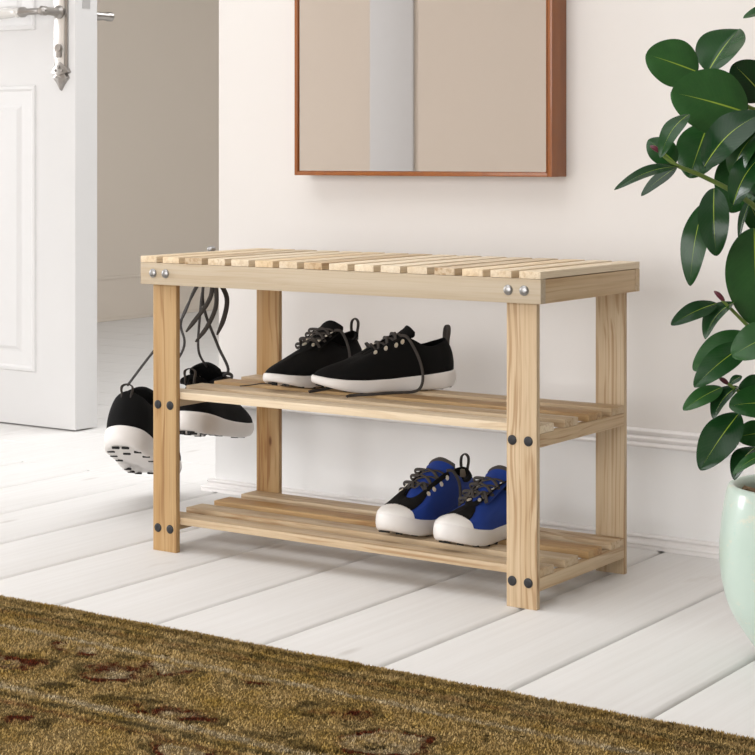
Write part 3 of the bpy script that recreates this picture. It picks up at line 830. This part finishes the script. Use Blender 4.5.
BARKM = plain('brown_stem', (.10, .075, .045), .8, vary=.4, bumpy=.4, bscale=200)
BUDM = plain('crimson_bud', (.10, .012, .025), .45)
def leaf(base, tip, width, facing, fold=.18, droop=.12, round_=.5, curl=0):
    """leaf blade from base to tip; facing = direction its upper side looks; fold = V along the midrib; droop = bend towards the tip"""
    A, B = Vector(base), Vector(tip); ax = B-A; L = ax.length; x = ax.normalized()
    n = Vector(facing); n = (n-x*n.dot(x)).normalized(); s = n.cross(x)
    bm = bmesh.new(); uvl = bm.loops.layers.uv.new('UVMap'); nu, nv = 26, 13
    V = []; UV = {}
    pw = .5+.5*(1-round_)
    for i in range(nu):
        u = .5-.5*math.cos(PI*i/(nu-1)) if round_ > .65 else i/(nu-1)
        w = (max(0, math.sin(PI*min(1, u**(.90)))))**(pw)*width/2*1.08
        if u > .95 and round_ < .85: w = min(w, width*.5*((1-u)/.05)**.7*.50+.0001)
        c = A+x*(L*u)+n*(droop*L*(math.sin(PI*u)*.9))
        row = []
        for j in range(nv):
            q = (j/(nv-1))*2-1
            lift = fold*abs(q)*w-curl*w*q*q*.8+.02*width*math.sin(u*9+q*2)*abs(q)
            v = bm.verts.new(c+s*(q*w)+n*lift); row.append(v); UV[v] = (j/(nv-1), u)
        V.append(row)
    for i in range(nu-1):
        for j in range(nv-1):
            f = bm.faces.new((V[i][j], V[i][j+1], V[i+1][j+1], V[i+1][j]))
            for lp in f.loops: lp[uvl].uv = UV[lp.vert]
            f.normal_update()
    bm.normal_update()
    if sum(f.normal.dot(n) for f in bm.faces) < 0:
        bmesh.ops.reverse_faces(bm, faces=bm.faces[:])
    me = bpy.data.meshes.new('leaf'); bm.transform(Matrix.Translation(-PC)); bm.to_mesh(me); bm.free()
    o = link('leaf', me, LEAFM, plant, smooth=True)
    return o
DEP = 2.50
toC = -F_
def L(bx, by, tx, ty, wpx, db=0, dt=0, face=None, **kw):
    k = (DEP+(db+dt)/2)/FPX
    f = face if face is not None else (0, 0, 1)
    fv = R_*f[0]+Vector((0, 0, 1))*f[1]+toC*f[2]     # right, up, towards the viewer
    return leaf(at(bx, by, DEP+db), at(tx, ty, DEP+dt), wpx*k, fv, **kw)
def stem(pts, r, m, name, taper=None):
    P = catmull([at(px, py, DEP+d)-PC for px, py, d in pts], 24)
    bm = bmesh.new(); tube_bm(bm, P, r, 8, taper=taper); return from_bm(name, bm, m, plant, smooth=True)
# trunk and branches
tp = lambda u: 1-.45*u
stem([(800, 500, 0), (796, 430, .01), (792, 340, 0), (786, 240, -.01), (790, 140, 0), (800, 40, 0), (806, -60, 0)], .009, BARKM, 'trunk', tp)
stem([(792, 270, 0), (762, 215, -.04), (735, 193, -.06), (700, 175, -.08), (676, 165, -.09), (660, 152, -.09)], .0042, STEMM, 'branch', tp)
stem([(795, 400, 0), (772, 350, -.04), (752, 330, -.06), (735, 313, -.07), (722, 300, -.075)], .0036, STEMM, 'branch', tp)
stem([(795, 470, 0), (772, 420, -.03), (750, 400, -.05), (734, 388, -.06), (727, 383, -.06)], .0034, STEMM, 'branch', tp)
stem([(790, 160, 0), (768, 118, .0), (745, 105, .0), (716, 80, 0)], .0042, STEMM, 'branch', tp)
stem([(797, 480, 0), (776, 462, -.03), (754, 450, -.04)], .0030, STEMM, 'branch', tp)
def bud(x0, y0, x1, y1, d):
    a, b = at(x0, y0, DEP+d)-PC, at(x1, y1, DEP+d)-PC
    bm = bmesh.new(); tube_bm(bm, catmull([a, a.lerp(b, .5)+Vector((0, 0, .001)), b], 12), .0034, 8, taper=lambda u: max(.12, math.sin(PI*(.12+.86*u)))**.8)
    from_bm('leaf_bud', bm, BUDM, plant, smooth=True)
bud(660, 152, 650, 146, -.09); bud(724, 301, 714, 291, -.075); bud(728, 384, 719, 378, -.06)
# leaves (pixel of base, pixel of tip, width in pixels, depth offsets base/tip)
L(698, 72, 646, 54, 46, .03, .03, (-.1, .25, 1), fold=.05, droop=.04, round_=.95)
L(748, 113, 671, 92, 64, -.03, -.04, (-.1, .3, 1), fold=.06, droop=.05, round_=.95)
L(708, 72, 739, 29, 48, .02, .05, (-.5, .6, .7), fold=.30, droop=.05, round_=.7)
L(765, 98, 733, 64, 44, .02, .02, (.1, .3, 1), fold=.08, droop=.05, round_=.9)
L(785, 14, 743, 18, 20, -.02, -.03, (0, .8, .5), fold=.2, round_=.6)
L(689, 114, 660, 158, 20, -.08, -.10, (-.4, .6, .7), fold=.1, droop=.18, round_=.7)
L(676, 163, 648, 140, 26, -.07, -.05, (-.2, .3, 1), fold=.1, droop=.08, round_=.8)
L(680, 166, 614, 190, 15, -.09, -.13, (.2, .8, .45), fold=.15, droop=.10, round_=.6)
L(677, 167, 641, 196, 16, -.08, -.09, (-.4, .7, .6), fold=.05, droop=.05, round_=.6)
L(708, 124, 689, 178, 42, .03, .03, (-.3, .1, 1), fold=.05, droop=.05, round_=.8)
L(704, 167, 765, 112, 42, -.08, -.09, (-.35, .65, .7), fold=.12, droop=.16, round_=.75)
L(733, 178, 762, 128, 32, -.07, -.09, (-.5, .6, .7), fold=.15, droop=.18, round_=.75)
L(733, 205, 770, 148, 32, -.09, -.10, (-.5, .6, .7), fold=.14, droop=.16, round_=.75)
L(745, 150, 731, 213, 44, .04, .04, (-.2, .1, 1), fold=.05, droop=.03, round_=.8)
L(714, 188, 716, 256, 29, -.08, -.10, (-.3, .35, .9), fold=.14, droop=.14, round_=.9)
L(704, 203, 690, 286, 26, -.06, -.07, (-.5, .25, .9), fold=.1, droop=.10, round_=.7)
L(754, 228, 757, 327, 56, -.05, -.06, (-.15, .1, 1), fold=.10, droop=.05, round_=.85)
L(752, 196, 739, 240, 12, .01, .01, (-.9, .2, .4), fold=.3, droop=.05, round_=.6)
L(717, 303, 671, 325, 21, -.075, -.10, (-.2, .75, .75), fold=.1, droop=.06, round_=.75)
L(734, 302, 705, 339, 24, -.07, -.08, (-.7, .5, .5), fold=.35, droop=.16, round_=.7)
L(748, 334, 693, 370, 32, -.02, -.02, (-.2, .6, .8), fold=.08, droop=.08, round_=.8)
L(748, 343, 694, 387, 29, -.06, -.08, (-.3, .6, .8), fold=.10, droop=.08, round_=.75)
L(785, 332, 732, 356, 40, -.09, -.10, (-.2, .7, .8), fold=.05, droop=.10, round_=.95)
L(722, 387, 683, 410, 20, -.06, -.08, (-.2, .75, .75), fold=.08, droop=.06, round_=.75)
L(738, 386, 713, 419, 22, -.06, -.07, (-.7, .5, .5), fold=.35, droop=.14, round_=.7)
L(742, 376, 729, 385, 9, .0, .0, (-.3, .6, .6), fold=.1, round_=.7)
L(782, 406, 729, 406, 38, -.09, -.10, (-.1, .75, .8), fold=.06, droop=.10, round_=.9)
L(770, 385, 738, 392, 26, -.05, -.05, (-.1, .75, .8), fold=.06, droop=.10, round_=.9)
L(739, 413, 700, 470, 36, -.05, -.07, (-.35, .5, .85), fold=.08, droop=.06, round_=.72)
L(770, 432, 736, 437, 26, -.02, -.02, (-.1, .5, .9), fold=.05, droop=.05, round_=.9)
L(756, 447, 734, 480, 22, -.05, -.07, (-.6, .6, .6), fold=.30, droop=.16, round_=.7)
L(770, 452, 733, 474, 14, -.08, -.09, (-.2, .8, .5), fold=.1, droop=.10, round_=.7)
# the side of the crown beyond the frame
L(790, 200, 830, 160, 46, -.04, -.06, (.3, .6, .8), fold=.1, round_=.8)
L(792, 250, 838, 290, 46, -.04, -.06, (.3, .6, .8), fold=.1, round_=.8)
L(795, 350, 840, 380, 44, -.03, -.06, (.3, .6, .8), fold=.1, round_=.8)
L(770, 100, 820, 70, 50, .02, .02, (.1, .4, 1), fold=.1, round_=.9)
L(800, 20, 775, -30, 46, .0, .0, (0, .4, 1), fold=.1, round_=.9)
L(760, 190, 748, 140, 36, .06, .08, (0, .3, 1), fold=.1, round_=.8)
L(775, 215, 770, 180, 34, .0, -.02, (-.2, .5, 1), fold=.1, round_=.8)
L(765, 235, 745, 192, 22, .03, .03, (-.4, .3, .8), fold=.2, round_=.7)
L(790, 440, 815, 420, 36, -.03, -.05, (.3, .6, .8), fold=.1, round_=.8)

# ------------------------------------------------------------------ lace ends that hang or lie about
def onm(px, py, z):   # where a pixel meets a shelf height
    d = F_ + R_*((px-377.5)/FPX) + Vector((0, 0, (HOR-py)/FPX)); return CAM+d*((z-CAM.z)/d.z)
p_ = M1
side = 1 if True else -1
a0 = W(p_, (.116, .024, .0970))
strand('lace_end', M1, [a0+Vector((0, 0, .004)), W(p_, (.108, .032, .0985)), W(p_, (.098, .040, .080)), W(p_, (.088, .0445, .055)), W(p_, (.083, .046, .030)), W(p_, (.088, .049, .010)), W(p_, (.105, .053, .002)), W(p_, (.150, .054, .0022)), W(p_, (.195, .061, .0022)), W(p_, (.225, .060, .0022)), W(p_, (.240, .072, .0022))], .0026, LACE, 70, .40, up=Vector((.45, -.85, .25)))
strand('lace_end', M0, [W(M0, (.116, .024, .1005)), W(M0, (.108, .033, .099)), W(M0, (.100, .040, .080)), W(M0, (.096, .0445, .055)), W(M0, (.100, .047, .028)), W(M0, (.120, .052, .008)), W(M0, (.150, .056, .0022)), W(M0, (.200, .062, .0022)), W(M0, (.245, .060, .0022))], .0026, LACE, 60, .40, up=Vector((.45, -.85, .25)))
strand('lace_end', M0, [W(M0, (.150, -.050, .004)), W(M0, (.175, -.068, .0022)), W(M0, (.200, -.085, .0022)), W(M0, (.222, -.085, .0022)), W(M0, (.250, -.093, .0022))], .0024, LACE, 40, .40)
strand('lace_end', B0, [W(B0, (.116, .024, .1005)), W(B0, (.108, .033, .099)), W(B0, (.100, .040, .080)), W(B0, (.103, .0445, .058)), W(B0, (.110, .047, .035)), W(B0, (.12, .053, .010)), W(B0, (.15, .060, .0022))], .0026, LACE, 50, .40, up=Vector((.45, -.85, .25)))
# hanging laces: up to the hook
HK = Vector((-.024, .222, .486))
def hk(px, py, d=0):
    D0_ = (Vector((-.03, .225, .45))-CAM).dot(F_); return at(px, py, D0_+d)
side_up = Vector(F_)
strand('lace_end', H0, [W(H0, (.016, 0, .0985)), hk(153, 352, -.01), hk(181, 320, 0), hk(195, 288, .0), HK], .0024, LACE_G, 50, .5, up=side_up)
strand('lace_end', H0, [W(H0, (.150, .015, .094)), hk(182, 352, .02), hk(181, 322, .01), hk(196, 289, .01), HK], .0024, LACE_G, 50, .5, up=side_up)
strand('lace_end', H1, [W(H1, (.10, 0, .1085)), hk(198.5, 350, .02), hk(200, 315, .01), hk(203, 289, .01), HK], .0024, LACE_G, 40, .5, up=side_up)
strand('lace_end', H1, [W(H1, (.150, .015, .094)), hk(228, 372, .08), hk(218, 346, .05), hk(205, 312, .02), hk(203, 288, .01), HK], .0028, LACE_G, 40, .5, up=side_up)
tpr = lambda u: 1.0 if u < .82 else 1-.6*(u-.82)/.18
strand('lace_end', H0, [HK, hk(212, 290, -.01), hk(207, 304, -.01), hk(196, 319, -.01), hk(186, 332, -.01)], .0042, LACE, 40, .35, up=side_up, taper=tpr)
strand('lace_end', H1, [HK, hk(216, 290, -.01), hk(215.5, 308, -.005), hk(207, 327, -.005), hk(195.5, 342, -.005)], .0042, LACE, 40, .35, up=side_up, taper=tpr)
strand('lace_end', H1, [HK, hk(222, 286, .01), hk(227, 300, .012), hk(224, 318, .012), hk(217, 335, .012)], .0046, LACE, 40, .35, up=side_up, taper=tpr)

# ------------------------------------------------------------------ light
def area(name, loc, rot, sx, sy, power, col):
    l = bpy.data.lights.new(name, 'AREA'); l.shape = 'RECTANGLE'; l.size = sx; l.size_y = sy; l.energy = power; l.color = col
    o = bpy.data.objects.new(name, l); COL.objects.link(o); o.location = loc; o.rotation_euler = rot; return o
area('window_daylight', (-6.0, -1.25, 1.5), (0, -PI/2, 0), 1.7, 1.5, 120, (.975, .985, 1.005))
area('front_fill_light', (.35, -3.44, .95), (PI/2, 0, 0), 3.2, 1.5, 85, (.975, .985, 1.005))  # added soft fill from behind the viewer, no known window there
area('ceiling_lamp', (-.1, -1.0, 2.58), (0, 0, 0), 2.2, 2.2, 26, (.975, .985, 1.01))
area('hall_fill_light', (.5, 2.5, 2.58), (0, 0, 0), 2.4, 2.6, 82, (.965, .985, 1.01))  # added fill to brighten the hallway and door edge, no known lamp
w = bpy.data.worlds.new('World'); S.world = w; w.use_nodes = True
w.node_tree.nodes['Background'].inputs[0].default_value = (.95, .97, 1, 1); w.node_tree.nodes['Background'].inputs[1].default_value = .6

# ------------------------------------------------------------------ camera and view
cd = bpy.data.cameras.new('camera'); cam = bpy.data.objects.new('camera', cd); COL.objects.link(cam)
cam.location = CAM; cam.rotation_euler = (PI/2, 0, YAW)
cd.sensor_width = 36; cd.lens = FPX/755*36; cd.shift_y = -(377.5-HOR)/755; cd.clip_start = .05
S.camera = cam
S.view_settings.view_transform = 'Standard'; S.view_settings.look = 'None'; S.view_settings.gamma = 1
S.view_settings.exposure = .085; S.view_settings.use_curve_mapping = False
